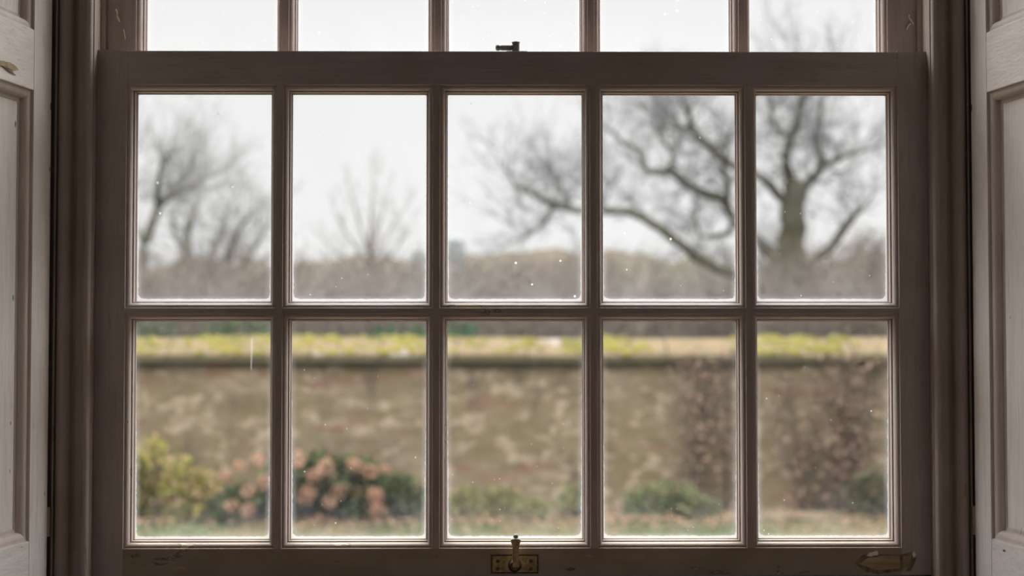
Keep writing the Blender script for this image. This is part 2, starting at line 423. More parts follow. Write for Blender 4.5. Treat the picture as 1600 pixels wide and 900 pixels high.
# ------------------------------------------------------------------ the room (seen only as the light it gives back)
def struct(name, bm, m, parent=None):
    o = bm_obj(name, bm, m, parent)
    o['kind'] = 'structure'
    return o
RY0, RY1, RX, RZ = -5.2, -0.42, 2.4, 3.4
bm = bmesh.new(); add_box(bm, -RX - 0.2, RX + 0.2, RY0 - 0.2, 0.30, -0.15, 0.0); struct('floor', bm, M['floor'])
bm = bmesh.new(); add_box(bm, -RX - 0.2, RX + 0.2, RY0 - 0.2, 0.30, RZ, RZ + 0.15); struct('ceiling', bm, M['ceiling'])
bm = bmesh.new(); add_box(bm, -RX - 0.2, -RX, RY0, RY1, 0, RZ); struct('wall_left', bm, M['plaster'])
bm = bmesh.new(); add_box(bm, RX, RX + 0.2, RY0, RY1, 0, RZ); struct('wall_right', bm, M['plaster'])
BW = 0.80      # opening added behind the camera, sized to light the room side
bm = bmesh.new()
add_box(bm, -RX - 0.2, -BW, RY0 - 0.2, RY0, 0, RZ); add_box(bm, BW, RX + 0.2, RY0 - 0.2, RY0, 0, RZ)
add_box(bm, -BW, BW, RY0 - 0.2, RY0, 0, 1.5); add_box(bm, -BW, BW, RY0 - 0.2, RY0, 3.1, RZ)
struct('wall_back', bm, M['plaster'])
WB, WT = 1.35 - 0.40, 1.35 + 1.645       # window opening, bottom and head
bm = bmesh.new()
add_box(bm, -RX - 0.2, -0.80, RY1, 0.12, 0, RZ); add_box(bm, 0.80, RX + 0.2, RY1, 0.12, 0, RZ)
add_box(bm, -0.80, 0.80, RY1, 0.12, 0, WB); add_box(bm, -0.80, 0.80, RY1, 0.12, WT, RZ)
add_box(bm, -RX - 0.2, -0.74, 0.12, 0.30, -0.6, RZ); add_box(bm, 0.74, RX + 0.2, 0.12, 0.30, -0.6, RZ)
add_box(bm, -0.74, 0.74, 0.12, 0.30, -0.6, WB - 0.03); add_box(bm, -0.74, 0.74, 0.12, 0.30, WT - 0.02, RZ)
struct('wall_window', bm, [M['plaster']])

# ------------------------------------------------------------------ window frame
Z = 1.35
CAS = [(.651, -.0006), (.651, -.0185), (.6526, -.0195), (.6526, -.0215)]
for k in range(0, 9):
    t = math.radians(180 - k * 22.5); CAS.append((.6576 + .0048 * math.cos(t), -.0240 - .0062 * math.sin(t)))
CAS += [(.6632, -.0205), (.6655, -.0175), (.6705, -.0155), (.6765, -.0155), (.6800, -.0185)]
for k in range(0, 11):
    t = math.radians(180 - k * 18); CAS.append((.6922 + .0108 * math.cos(t), -.0255 - .0120 * math.sin(t)))
CAS += [(.7034, -.0270), (.7034, -.0345), (.7062, -.0345), (.7062, -.0100), (.7990, -.0100), (.7990, -.0006)]
win = empty('window_1', (0, 0, WB)); win['kind'] = 'structure'
def wpart(name, bm, m, bevel=0.0):
    o = bm_obj(name, bm, m, win, bevel); o.matrix_parent_inverse = Matrix.Translation((0, 0, -WB)); return o
for s in (-1, 1):
    bm = bmesh.new()
    add_prism(bm, [(s * x, y) for x, y in CAS], WB - 0.02, WT - 0.02, lambda p, q, t: (p, q, t))
    wpart('window_casing', bm, M['casing'], 0.0004)
    bm = bmesh.new(); add_prism(bm, [(s * .660, 0), (s * .72, 0), (s * .72, .108), (s * .660, .108)], WB - 0.02, WT - 0.02, lambda p, q, t: (p, q, t))
    wpart('pulley_stile', bm, M['channel'])
    bm = bmesh.new()
    add_prism(bm, [(s * .662, .0462), (s * .6535, .0462), (s * .652, .0477), (s * .652, .0523), (s * .6535, .0538), (s * .662, .0538)], WB - 0.02, WT - 0.02, lambda p, q, t: (p, q, t))
    wpart('parting_bead', bm, M['frame_v'])
    bm = bmesh.new(); add_box(bm, min(s * .642, s * .74), max(s * .642, s * .74), .108, .125, WB - 0.02, WT - 0.02)
    wpart('outer_lining', bm, M['channel'])
bm = bmesh.new(); add_box(bm, -.80, .80, -.0345, .125, WT - 0.03, WT - 0.002); wpart('window_head', bm, M['frame_h'])
bm = bmesh.new(); add_box(bm, -.799, .799, -.40, -.004, WB - 0.03, Z - .386); add_box(bm, -.799, .799, -.004, .20, WB - 0.05, Z - .3795); wpart('window_sill', bm, M['sill'], 0.002)

# ------------------------------------------------------------------ sashes
STK = [(0, 0), (.0005, .0030), (.0017, .0032)]
for k in range(1, 7):
    t = math.radians(15 * k); STK.append((.0017 + .0058 * math.sin(t), .0032 + .0090 * (1 - math.cos(t))))
STK += [(.0076, .0142), (.0066, .0148), (.0066, .0166), (.0094, .0168), (.0098, .0258), (.0112, .0268), (.0114, .0306), (.0104, .0345), (.0025, .0450)]
FH = .0055
MUNT = [-.366, -.1205, .126, .370]
ARR = .6055
HALF = .6585
def sash(name, y0, zlo_out, zlo, zbar, zhi, zhi_out, label, bottom_mat):
    root = empty(name, (0, y0, zlo_out))
    inv = Matrix.Translation((0, -y0, -zlo_out))
    def part(nm, bm, m, bevel=0.0004, **kw):
        o = bm_obj(nm, bm, m, root, bevel, **kw); o.matrix_parent_inverse = inv; return o
    vert = lambda p, q, t: (p, y0 + q, t)
    horiz = lambda p, q, t: (t, y0 + q, p)
    for s in (-1, 1):
        pts = [(s * HALF, 0)] + [(s * (ARR - a), b) for a, b in STK] + [(s * HALF, .045)]
        bm = bmesh.new(); add_prism(bm, pts, zlo_out, zhi_out, vert); part('stile', bm, M['frame_v'])
    e = .0003
    bm = bmesh.new(); add_prism(bm, [(zhi_out - .0008, e)] + [(zhi - a, b + e) for a, b in STK] + [(zhi_out - .0008, .0447)], -ARR, ARR, horiz)
    part('top_rail', bm, M['frame_h'])
    bm = bmesh.new(); add_prism(bm, [(zlo_out, e)] + [(zlo + a, b + e) for a, b in STK] + [(zlo_out, .0447)], -ARR, ARR, horiz)
    part('bottom_rail', bm, bottom_mat)
    def bar(c, hf, off): return [(c + hf + a, b + off) for a, b in STK] + [(c - hf - a, b + off) for a, b in STK[::-1]]
    for c in MUNT:
        bm = bmesh.new(); add_prism(bm, bar(c, FH, .0006), zlo - .001, zhi + .001, vert); part('glazing_bar', bm, M['frame_v'])
    for zb in zbar:
        bm = bmesh.new(); add_prism(bm, bar(zb, .0046, .0009), -ARR - .001, ARR + .001, horiz); part('glazing_bar', bm, M['frame_h'])
    xs = [-ARR - FH] + MUNT + [ARR + FH]
    zs = [zlo - .0046] + list(zbar) + [zhi + .0046]
    for z0, z1 in [(a + .0046, b - .0046) for a, b in zip(zs, zs[1:])]:
        hz = (z1 - z0) / 2 - .0108
        gm = {}
        for i in range(5):
            x0, x1 = xs[i] + FH, xs[i + 1] - FH
            hx = (x1 - x0) / 2 - .0108
            key = 'dusty_glass_%d_%d_%d' % (round(hx * 1000), round(hz * 1000), round(y0 * 1000))
            if key not in M: M[key] = glass_dusty(key, hx, hz)
            bm = bmesh.new(); add_box(bm, -hx, hx, -.0013, .0013, -hz, hz)
            bm.faces.ensure_lookup_table()
            for f in bm.faces: f.material_index = 1 if f.calc_center_median().y < -.001 else 0
            o = bm_obj('glass_pane', bm, [M['glass'], M[key]], root)
            o.location = ((x0 + x1) / 2, y0 + .0325, (z0 + z1) / 2); o.matrix_parent_inverse = inv
    tag(root, label, 'window sash')
    return root, inv, part
low, low_inv, lpart = sash('lower_sash', 0.0, Z - .3745, Z - .3325, (Z + .0365,), Z + .3915, Z + .4452,
    'lower sliding window sash of ten whole panes in worn taupe paint, brass catch below', M['frame_worn'])
up, up_inv, upart = sash('upper_sash', .0555, Z + .4005, Z + .4430, (Z + .812, Z + 1.181), Z + 1.55, Z + 1.60,
    'upper window sash cut off at the photo top, set behind the lower sash', M['frame_h'])  # unseen third pane row added to let more sky onto the shutters

# fastener standing on the lower sash's top rail
zt = Z + .4444
bm = bmesh.new(); add_box(bm, -.0105, .0225, .010, .036, zt, zt + .0030)
fast = lpart('sash_fastener', bm, M['iron'], 0.001)
def sub(nm, bm, m, parent, inv, **kw):
    o = bm_obj(nm, bm, m, parent, **kw); return o
def under(o, parent, inv):
    o.parent = parent; o.matrix_parent_inverse = Matrix.Identity(4); return o
bm = bmesh.new(); add_lathe(bm, (.0045, .022, zt + .003), (0, 0, 1), [(.0062, 0), (.0062, .002), (.0058, .003), (.0058, .0145), (.0066, .0150), (.0066, .0160), (.0055, .0168)], 24)
bm_obj('pivot', bm, M['iron'], fast, smooth_faces=False)
bm = bmesh.new(); add_lathe(bm, (-.0010, .022, zt + .0102), (-1, 0, 0), [(.0036, 0), (.0046, .002), (.0046, .017), (.0040, .0185), (.0040, .0195), (.0050, .0210), (.0050, .0245), (.0035, .0262), (.0012, .0267)], 20)
bm_obj('lever', bm, M['iron'], fast)

# brass catch on the bottom rail
cx = .0022
bm = bmesh.new()
add_prism(bm, [(-.0345, -.3690), (.0345, -.3690), (.0345, -.3445), (-.0345, -.3445)], 0.0003, -.0022, lambda p, q, t: (cx + p, t, Z + q))
plate = lpart('brass_catch', bm, M['brass'], 0.0006)
plate['label'] = 'brass catch with upright lever'
bm = bmesh.new()
add_prism(bm, [(-.0372, -.3715), (.0372, -.3715), (.0372, -.3420), (-.0372, -.3420)], 0.0004, -.0007, lambda p, q, t: (cx + p, t, Z + q))
bm_obj('backing', bm, M['brass_dark'], plate)
for sx in (-.0262, .0250):
    for sz in (-.3520, -.3640):
        bm = bmesh.new(); add_lathe(bm, (cx + sx, -.0020, Z + sz), (0, -1, 0), [(.0030, 0), (.0030, .0006), (.0022, .0012)], 14)
        bm_obj('screw', bm, M['brass_dark'], plate)
bm = bmesh.new()
add_lathe(bm, (cx, -.0020, Z - .3580), (0, -1, 0), [(.0105, 0), (.0105, .003), (.0090, .005), (.0085, .010), (.0070, .012)], 24)
bm_obj('boss', bm, M['brass_dark'], plate)
bm = bmesh.new()
add_prism(bm, [(-.0052, -.3600), (.0052, -.3600), (.0050, -.3300), (.0052, -.3260), (.0072, -.3215), (.0078, -.3185), (.0078, -.3165), (-.0078, -.3165), (-.0078, -.3185), (-.0072, -.3215), (-.0052, -.3260), (-.0050, -.3300)],
          -.0105, -.0155, lambda p, q, t: (cx + .0015 + p, t, Z + q))
bm_obj('lever', bm, M['brass'], plate, 0.001)
bm = bmesh.new(); add_lathe(bm, (cx + .0015, -.013, Z - .3170), (0, 0, 1), [(.0058, 0), (.0062, .001), (.0040, .0030), (.0036, .0045), (.0042, .0060), (.0030, .0078), (.001, .0082)], 18)
bm_obj('finial', bm, M['iron'], plate)

# peeled paint on the lower corners and curled flakes on the upper stiles
def ragged(pts, rg, amp=.0006, n=5):
    out = []
    for (a, b), (c, d) in zip(pts, pts[1:] + pts[:1]):
        for k in range(n):
            t = k / n; out.append((a + (c - a) * t + rg.uniform(-amp, amp), b + (d - b) * t + rg.uniform(-amp, amp)))
    return out
def px_poly(pts, y=-.001): return [(at(a, b, y).x, at(a, b, y).z) for a, b in pts]
rg = random.Random(5)
def peel(name, pts, m, yf, parent_part=lpart, label=None):
    bm = bmesh.new(); add_plate(bm, ragged(px_poly(pts), rg), yf, .0008)
    o = parent_part(name, bm, m, 0.0)
    if label: o['label'] = label
    return o
peel('peeled_patch', [(1336, 881), (1344, 870), (1356, 864), (1374, 867), (1406, 866), (1430, 862), (1432, 874), (1424, 893), (1404, 893), (1372, 897), (1352, 893)], M['old_paint'], -.0004, label='dark edged patch of peeled paint')
peel('bare_wood_patch', [(1342, 881), (1357, 872), (1372, 871), (1374, 869), (1406, 869), (1407, 888), (1372, 891), (1360, 888)], M['bare_wood'], -.0009, label='bare ochre wood under peeled paint')
peel('bare_wood_patch', [(1411, 869), (1425, 868), (1421, 880), (1417, 893), (1411, 892)], M['bare_wood'], -.0009)
peel('paint_flake', [(1353, 869), (1358, 864), (1371, 861), (1372, 867), (1362, 869)], M['flake'], -.0016)
peel('paint_flake', [(1425, 864), (1429, 861), (1431, 870), (1427, 871)], M['flake'], -.0014)
for pts, m, yf in (([(202, 868), (214, 865), (222, 868), (216, 871), (206, 872)], M['old_paint'], -.0004),
                   ([(238, 873), (248, 871), (262, 873), (266, 876), (254, 875), (243, 876)], M['old_paint'], -.0004),
                   ([(240, 879), (252, 881), (264, 879), (258, 883), (244, 883)], M['old_paint'], -.0006),
                   ([(200, 880), (214, 877), (228, 881), (226, 888), (210, 890), (200, 887)], M['worn_ochre'], -.0005),
                   ([(262, 886), (284, 884), (300, 888), (282, 893), (266, 892)], M['worn_ochre'], -.0005),
                   ([(1002, 866), (1018, 862), (1024, 864), (1010, 869)], M['worn_ochre'], -.0005),
                   ([(668, 869), (690, 866), (694, 873), (676, 875)], M['worn_ochre'], -.0005),
                   ([(905, 869), (922, 866), (944, 867), (930, 871)], M['worn_ochre'], -.0005),
                   ([(880, 889), (892, 886), (900, 889), (890, 893)], M['old_paint'], -.0004)):
    peel('peeled_patch', pts, m, yf)
def curl(pts, y, parent_part, m, r=.0026):
    tb = Tubes()
    P = [at(a, b, y + (-.002 if i % 2 else -.0035)) for i, (a, b) in enumerate(pts)]
    bm = bmesh.new()
    for (p, q) in zip(P, P[1:]):
        add_cyl(bm, p, q, r * .75, r * .6, 6)
    return parent_part('paint_flake', bm, m, 0.0)
curl([(181, 14), (183, 19), (183, 24), (184, 27), (186, 31), (187, 34)], .0555, upart, M['flake'])
curl([(193, 46), (195, 54), (196, 61)], .0555, upart, M['flake'], .0013)
curl([(1421, 23), (1420, 27), (1423, 31), (1426, 36), (1427, 39)], .0555, upart, M['flake'], .0022)
curl([(1423, 37), (1419, 40), (1417, 46)], .0555, upart, M['flake'], .0021)

def streak_mat():
    m, nt, out = new_mat('thin_white_streak')
    t = N(nt, 'ShaderNodeBsdfTransparent'); d = N(nt, 'ShaderNodeBsdfTranslucent'); d.inputs[0].default_value = (.7, .72, .75, 1)
    mx = N(nt, 'ShaderNodeMixShader'); mx.inputs[0].default_value = .055
    nt.links.new(t.outputs[0], mx.inputs[1]); nt.links.new(d.outputs[0], mx.inputs[2]); nt.links.new(mx.outputs[0], out.inputs[0])
    return m
bm = bmesh.new()
P = [(392, 530), (395, 528), (395.5, 545), (394.5, 560), (393.5, 578), (391.5, 578), (391.5, 555)]
add_plate(bm, [(at(a, b, .031).x, at(a, b, .031).z) for a, b in P], .0300, .0311)
o = lpart('dried_streak', bm, streak_mat(), 0.0); o['label'] = 'pale dried streak on the glass'

# ------------------------------------------------------------------ shutters
SP = math.radians(9.8)
def shutter(side, hx, stile_w, label):
    H = Vector((side * hx, -.045, Z - .378))
    e = Vector((side * math.sin(SP), -math.cos(SP), 0)); nb = Vector((side * math.cos(SP), math.sin(SP), 0))   # along the leaf; away from the room
    root = empty('window_shutter', H)
    rot = Matrix(((e.x, nb.x, 0), (e.y, nb.y, 0), (0, 0, 1)))
    T = rot.to_4x4()
    def part(nm, bm, m, bevel=0.0008):
        bm.transform(T)
        return bm_obj(nm, bm, m, root, bevel)
    zb, zm0, zm1, zt = .378 - .3062, .378 + .3650, .378 + .4560, .378 + 1.51
    L, TH, top = .335, .033, .378 + 1.585
    for u0, u1 in ((0, stile_w), (L - stile_w, L)):
        bm = bmesh.new(); add_box(bm, u0, u1, 0, TH, 0, top); part('stile', bm, M['shutter'])
    for z0, z1 in ((0, zb), (zm0, zm1), (zt, top)):
        bm = bmesh.new(); add_box(bm, stile_w, L - stile_w, .0003, TH, z0, z1); part('rail', bm, M['shutter_h'])
    mw, md = .020, .016
    prof = [(0, .0010), (.0012, .0042), (.0030, .0045)] + [(.0030 + .0110 * math.sin(math.radians(18 * k)), .0045 + .0085 * (1 - math.cos(math.radians(18 * k)))) for k in range(1, 6)] + [(.0145, .0145), (.0195, .0150), (mw, md + .001)]
    for z0, z1 in ((zb, zm0), (zm1, zt)):
        bm = bmesh.new(); add_box(bm, stile_w - .004, L - stile_w + .004, md, TH - .004, z0 - .004, z1 + .004); part('panel', bm, M['shutter'], 0)
        bm = bmesh.new()
        u0, u1 = stile_w, L - stile_w
        rings = []
        for a, d in prof:
            rings.append([bm.verts.new((u, d, z)) for u, z in ((u0 + a, z0 + a), (u1 - a, z0 + a), (u1 - a, z1 - a), (u0 + a, z1 - a))])
        for r0, r1 in zip(rings, rings[1:]):
            for i in range(4): bm.faces.new((r0[i], r0[(i + 1) % 4], r1[(i + 1) % 4], r1[i]))
        back = [bm.verts.new((u, md + .001, z)) for u, z in ((u0, z0), (u1, z0), (u1, z1), (u0, z1))]
        for i in range(4):
            bm.faces.new((rings[0][i], back[i], back[(i + 1) % 4], rings[0][(i + 1) % 4])); bm.faces.new((rings[-1][i], rings[-1][(i + 1) % 4], back[(i + 1) % 4], back[i]))
        part('panel_moulding', bm, M['shutter_moulding'], 0)
    for zc in (.378 - .285, .378 + 1.30):
        bm = bmesh.new(); add_cyl(bm, (-.0040, .0020, zc - .022), (-.0040, .0020, zc + .022), .0042, None, 16)
        add_box(bm, -.0030, .0006, .001, .030, zc - .021, zc + .021)
        part('hinge', bm, M['casing'], 0)
    tag(root, label, 'shutter')
    return root, part
sl, slp = shutter(-1, .7085, .055, 'folded grey white wooden window shutter left of the sash, chip on its middle rail')
sr, srp = shutter(1, .7060, .048, 'folded grey white wooden window shutter right of the sash, without a chipped middle rail')
def on_leaf(px, py, side, hx):
    H = Vector((side * hx, -.045, 0)); e = Vector((side * math.sin(SP), -math.cos(SP), 0)); n = Vector((-e.y, e.x, 0))
    d = CW + CR * ((px - 800) / FPX) - CU * ((py - 450) / FPX)
    P = EYE + d * ((H - EYE).dot(n) / d.dot(n)); return ((P - H).dot(e), P.z - (Z - .378))
for pts, m, th in (([(-8, 95), (6, 95), (16, 98), (25, 104), (29, 110), (20, 110), (8, 104), (-8, 104)], M['bare_wood'], -.0006),
                   ([(0, 101), (10, 105), (18, 111), (24, 118), (17, 115), (8, 108)], M['old_paint'], -.0010)):
    bm = bmesh.new(); add_prism(bm, ragged([on_leaf(a, b, -1, .7085) for a, b in pts], rg), th, .001, lambda p, q, t: (p, t, q))
    o = slp('bare_wood_patch' if m is M['bare_wood'] else 'peeled_patch', bm, m, 0)
    o['label'] = 'ochre chip in the paint' if m is M['bare_wood'] else 'dark crack beside the chip'

# ------------------------------------------------------------------ the garden
GZ = -.50
YW = 12.75
def grid(name, x0, x1, y0, y1, nx, ny, zf, m):
    v = [(x0 + (x1 - x0) * i / nx, y0 + (y1 - y0) * j / ny, 0) for j in range(ny + 1) for i in range(nx + 1)]
    v = [(x, y, zf(x, y)) for x, y, _ in v]
    f = [(j * (nx + 1) + i, j * (nx + 1) + i + 1, (j + 1) * (nx + 1) + i + 1, (j + 1) * (nx + 1) + i) for j in range(ny) for i in range(nx)]
    return raw_obj(name, v, f, m, None, smooth_faces=True)
o = grid('lawn', -14, 14, .30, YW - .75, 90, 60, lambda x, y: GZ + .03 * mnoise.noise((x * .9, y * .9, 0)), M['lawn']); o['kind'] = 'structure'
o = grid('flower_bed', -14, 14, YW - .75, YW + .05, 120, 10, lambda x, y: GZ + .03 + .05 * mnoise.noise((x * 2, y * 2, 3)), M['soil']); o['kind'] = 'structure'
o = grid('field', -90, 90, YW + .4, 150, 40, 30, lambda x, y: GZ, M['field']); o['kind'] = 'structure'
def crest(x, y):
    t = max(0, min(1, (y - 95) / 35))
    h = 8.1 + 1.0 * mnoise.noise((x * .05, 1.3, 0)) + .8 * mnoise.noise((x * .25, 7.3, 0)) + max(0, x - 20) * .05
    return GZ - .2 + (h - GZ) * t * t * (3 - 2 * t) + t * 1.3 * mnoise.noise((x * .35, y * .35, 2))
o = grid('hills', -90, 90, 92, 130, 200, 40, crest, M['hill']); o['kind'] = 'structure'

bm = bmesh.new(); add_box(bm, -14, 14, YW, YW + .36, GZ - .1, 1.06)
gw = struct('garden_wall', bm, M['garden_wall'])
rg = random.Random(3)
bm = bmesh.new()
x = -14.0
while x < 14:
    w = rg.uniform(.55, .8); j = rg.uniform(-.008, .008); k = rg.uniform(-.008, .008)
    pts = [(YW - .09 + j, 1.055), (YW - .09 + j, 1.135 + k), (YW - .03, 1.185 + k), (YW + .18, 1.315 + k), (YW + .39, 1.185), (YW + .45, 1.135), (YW + .45, 1.055)]
    add_prism(bm, pts, x + .004, x + w - .004, lambda p, q, t: (t, p, q)); x += w
cp = bm_obj('wall_coping', bm, M['coping'], gw, .012)
# cushions of moss on the coping
mv, mf, rg = [], [], random.Random(11)
def blob(c, rx, ry, rz, n=8, m=4):
    b = len(mv)
    for j in range(m + 1):
        ph = (math.pi / 2) * j / m
        for i in range(n):
            th = 2 * math.pi * i / n; k = 1 + rg.uniform(-.12, .12)
            mv.append((c[0] + rx * k * math.cos(ph) * math.cos(th), c[1] + ry * k * math.cos(ph) * math.sin(th), c[2] + rz * k * math.sin(ph) + .61 * ry * k * math.cos(ph) * math.sin(th)))
    for j in range(m):
        for i in range(n): mf.append((b + j * n + i, b + j * n + (i + 1) % n, b + (j + 1) * n + (i + 1) % n, b + (j + 1) * n + i))
x = -6.0
while x < 6.2:
    dens = mnoise.noise((x * .75, 4.2, 0)) + .35 * mnoise.noise((x * 2.3, 1.2, 0)) + .14
    if dens > -.08:
        for _ in range(max(1, min(8, int(1 + (dens + .08) * 14)))):
            t = rg.random() ** .8
            blob((x + rg.uniform(-.06, .06), YW - .07 + .27 * t, 1.152 + .167 * t), rg.uniform(.03, .075), rg.uniform(.02, .05), rg.uniform(.016, .034), 7, 3)
    x += .05
ms = raw_obj('moss', mv, mf, M['moss'], gw, smooth_faces=True); ms['kind'] = 'stuff'

# grass and fallen leaves near the wall
lv = Leaves(); rg = random.Random(21)
for _ in range(15000):
    x, y = rg.uniform(-5.2, 5.2), rg.uniform(10.3, 12.3)
    g = mnoise.noise((x * .8, y * 1.2, 5))
    if y > 12.0 and rg.random() < .6: continue
    t = (.15, .20, .06) if g > .02 else (.34, .27, .13)
    k = rg.uniform(.75, 1.3)
    d = Vector((rg.uniform(-.6, .6), rg.uniform(-.6, .6), 1)).normalized()
    lv.leaf(Vector((x, y, GZ + .0)), d, Vector((rg.uniform(-1, 1), rg.uniform(-1, 1), .2)).normalized(), rg.uniform(.03, .08), .012, tuple(c * k for c in t))
o = lv.obj('grass'); tag(o, 'short winter grass on the lawn before the garden wall', 'grass', kind='stuff')
lv = Leaves(); rg = random.Random(22)
for _ in range(2600):
    x, y = rg.uniform(-5.2, 5.2), rg.gauss(11.9, .4)
    if y > YW - .1 or rg.random() > .35 + .65 * (mnoise.noise((x * .9, 2, 0)) > -.05): continue
    k = rg.uniform(.7, 1.2)
    lv.leaf(Vector((x, y, GZ + .06)), Vector((rg.uniform(-1, 1), rg.uniform(-1, 1), .1)).normalized(), Vector((rg.uniform(-.3, .3), rg.uniform(-.3, .3), 1)).normalized(), rg.uniform(.05, .09), .05, (.42 * k, .27 * k, .16 * k))
o = lv.obj('fallen_leaves'); tag(o, 'tan fallen leaves lying along the foot of the garden wall', 'fallen leaves', kind='stuff')

def leaf_cloud(lv, rg, c, r, n, tints, L, W, up=.3):
    for _ in range(n):
        d = rand_dir(rg); k = rg.random() ** .45
        p = Vector((c.x + d.x * r[0] * k, c.y + d.y * r[1] * k, c.z + d.z * r[2] * k))
        if p.z < GZ + .05: p.z = GZ + .05 + rg.random() * .1
        if p.y > YW - .02: p.y = YW - .02 - rg.random() * .05
        g = (d + Vector((0, 0, up)) + rand_dir(rg) * .8).normalized()
        t = rg.choice(tints); m = rg.uniform(.75, 1.25)
        lv.leaf(p, g, (rand_dir(rg) + Vector((0, -.4, .8))).normalized(), L * rg.uniform(.7, 1.3), W * rg.uniform(.7, 1.3), tuple(x * m for x in t))
def stems(tb, rg, base, spread, h, n, r=.008):
    for _ in range(n):
        a = rg.uniform(0, 2 * math.pi); s = spread * rg.random()
        top = Vector((base.x + math.cos(a) * s, base.y + math.sin(a) * s * .5, base.z + h * rg.uniform(.6, 1)))
        b = Vector((base.x + math.cos(a) * s * .35, base.y + math.sin(a) * s * .2, base.z))
        m = b.lerp(top, .5) + Vector((rg.uniform(-.05, .05), rg.uniform(-.05, .05), .05))
        top.y = min(top.y, YW - .05); m.y = min(m.y, YW - .05)
        tb.tube([b, m, top], [r, r * .8, r * .4], 5)
def shrub(name, px0, px1, ptop, pbot, y, clumps, n, tints, L, W, label, seed, cat='shrub', stem=True):
    rg = random.Random(seed)
    a, b = at(px0, pbot, y), at(px1, ptop, y)
    root = empty(name, ((a.x + b.x) / 2, y, GZ + .02)); tag(root, label, cat)
    inv = Matrix.Translation(-root.location)
    lv = Leaves()
    w, h = b.x - a.x, b.z - GZ
    for i in range(clumps):
        u = (i + .5) / clumps + rg.uniform(-.06, .06)
        hh = h * (1 - .55 * abs(2 * u - 1) ** 2) * rg.uniform(.75, 1.0)
        c = Vector((a.x + w * u, y + rg.uniform(-.08, .08), GZ + hh * .5))
        leaf_cloud(lv, rg, c, (w / clumps * .8, .28, hh * .5), n // clumps, tints, L, W)
    o = lv.obj('foliage', root); o.matrix_parent_inverse = inv
    if stem:
        tb = Tubes(); stems(tb, rg, Vector(((a.x + b.x) / 2, y, GZ)), w * .5, h * .85, 26)
        o = tb.obj('stems', M['vine'], root); o.matrix_parent_inverse = inv
    return root, inv, rg
# yellowish shrub at the left
yg = [(.42, .38, .08), (.50, .43, .12), (.32, .34, .09), (.56, .38, .22), (.25, .30, .09), (.64, .42, .30)]
shrub('evergreen_shrub', 120, 322, 660, 835, 12.1, 6, 3600, yg, .07, .045, 'yellow green leafy shrub against the garden wall, leftmost of the bed plants', 31)
# hydrangea with dead flower heads
hy = [(.085, .12, .06), (.12, .17, .08), (.17, .22, .11), (.05, .065, .04), (.20, .20, .10), (.26, .21, .13)]
hr, hinv, rg = shrub('hydrangea', 362, 655, 692, 835, 12.0, 6, 4200, hy, .09, .06, 'dark green hydrangea bush with faded salmon pink flower heads by the garden wall', 32)
heads = [(375, 728), (402, 716), (352, 745), (415, 752), (388, 768), (470, 720), (488, 742), (498, 735), (512, 728), (548, 722), (560, 728), (486, 772), (480, 780), (513, 784), (580, 740), (578, 766), (584, 776), (560, 772), (592, 800), (494, 808), (440, 770), (600, 730), (532, 765), (366, 790), (384, 800)]
hv = []
for i, (px, py) in enumerate(heads):
    lv = Leaves(); c = at(px + rg.uniform(-4, 4), py + rg.uniform(-4, 4), 11.62 + rg.uniform(-.05, .1))
    R_ = rg.uniform(.04, .075)
    for _ in range(70):
        d = rand_dir(rg); k = rg.uniform(.8, 1.2)
        t = rg.choice([(.72, .38, .27), (.78, .46, .32), (.62, .34, .22), (.80, .54, .40)])
        lv.leaf(c + d * R_ * .8 * Vector((1, 1, 1)).length / 1.732, (d + rand_dir(rg) * .9).normalized(), d, R_ * .5, R_ * .42, tuple(x * k for x in t))
    o = lv.obj('flower_head', hr); o.matrix_parent_inverse = hinv
heads2 = [(228, 812), (250, 740), (300, 790), (330, 752), (345, 722), (270, 778)]
# low plants along the foot of the wall
shrub('low_shrub', 690, 846, 752, 815, 12.2, 6, 1300, [(.27, .28, .10), (.33, .31, .13), (.18, .21, .08), (.35, .27, .15)], .06, .04, 'low olive green plants at the wall foot, below the middle bottom pane', 33)
shrub('low_shrub', 878, 930, 738, 812, 12.2, 3, 500, [(.28, .31, .16), (.22, .26, .13), (.34, .30, .17)], .06, .04, 'grey green loose tuft at the wall foot, beside the low olive plants', 34)
shrub('bushy_plant', 985, 1110, 742, 805, 12.15, 5, 1500, [(.14, .19, .08), (.20, .26, .11), (.28, .30, .15), (.28, .22, .14)], .07, .045, 'dark green rounded plant at the wall foot, left of the brown climbers', 35)
shrub('bushy_plant', 1335, 1400, 715, 800, 12.15, 3, 1000, [(.12, .14, .08), (.17, .18, .11), (.23, .18, .13)], .07, .045, 'dull green bush at the wall foot under the right hand climber', 36)

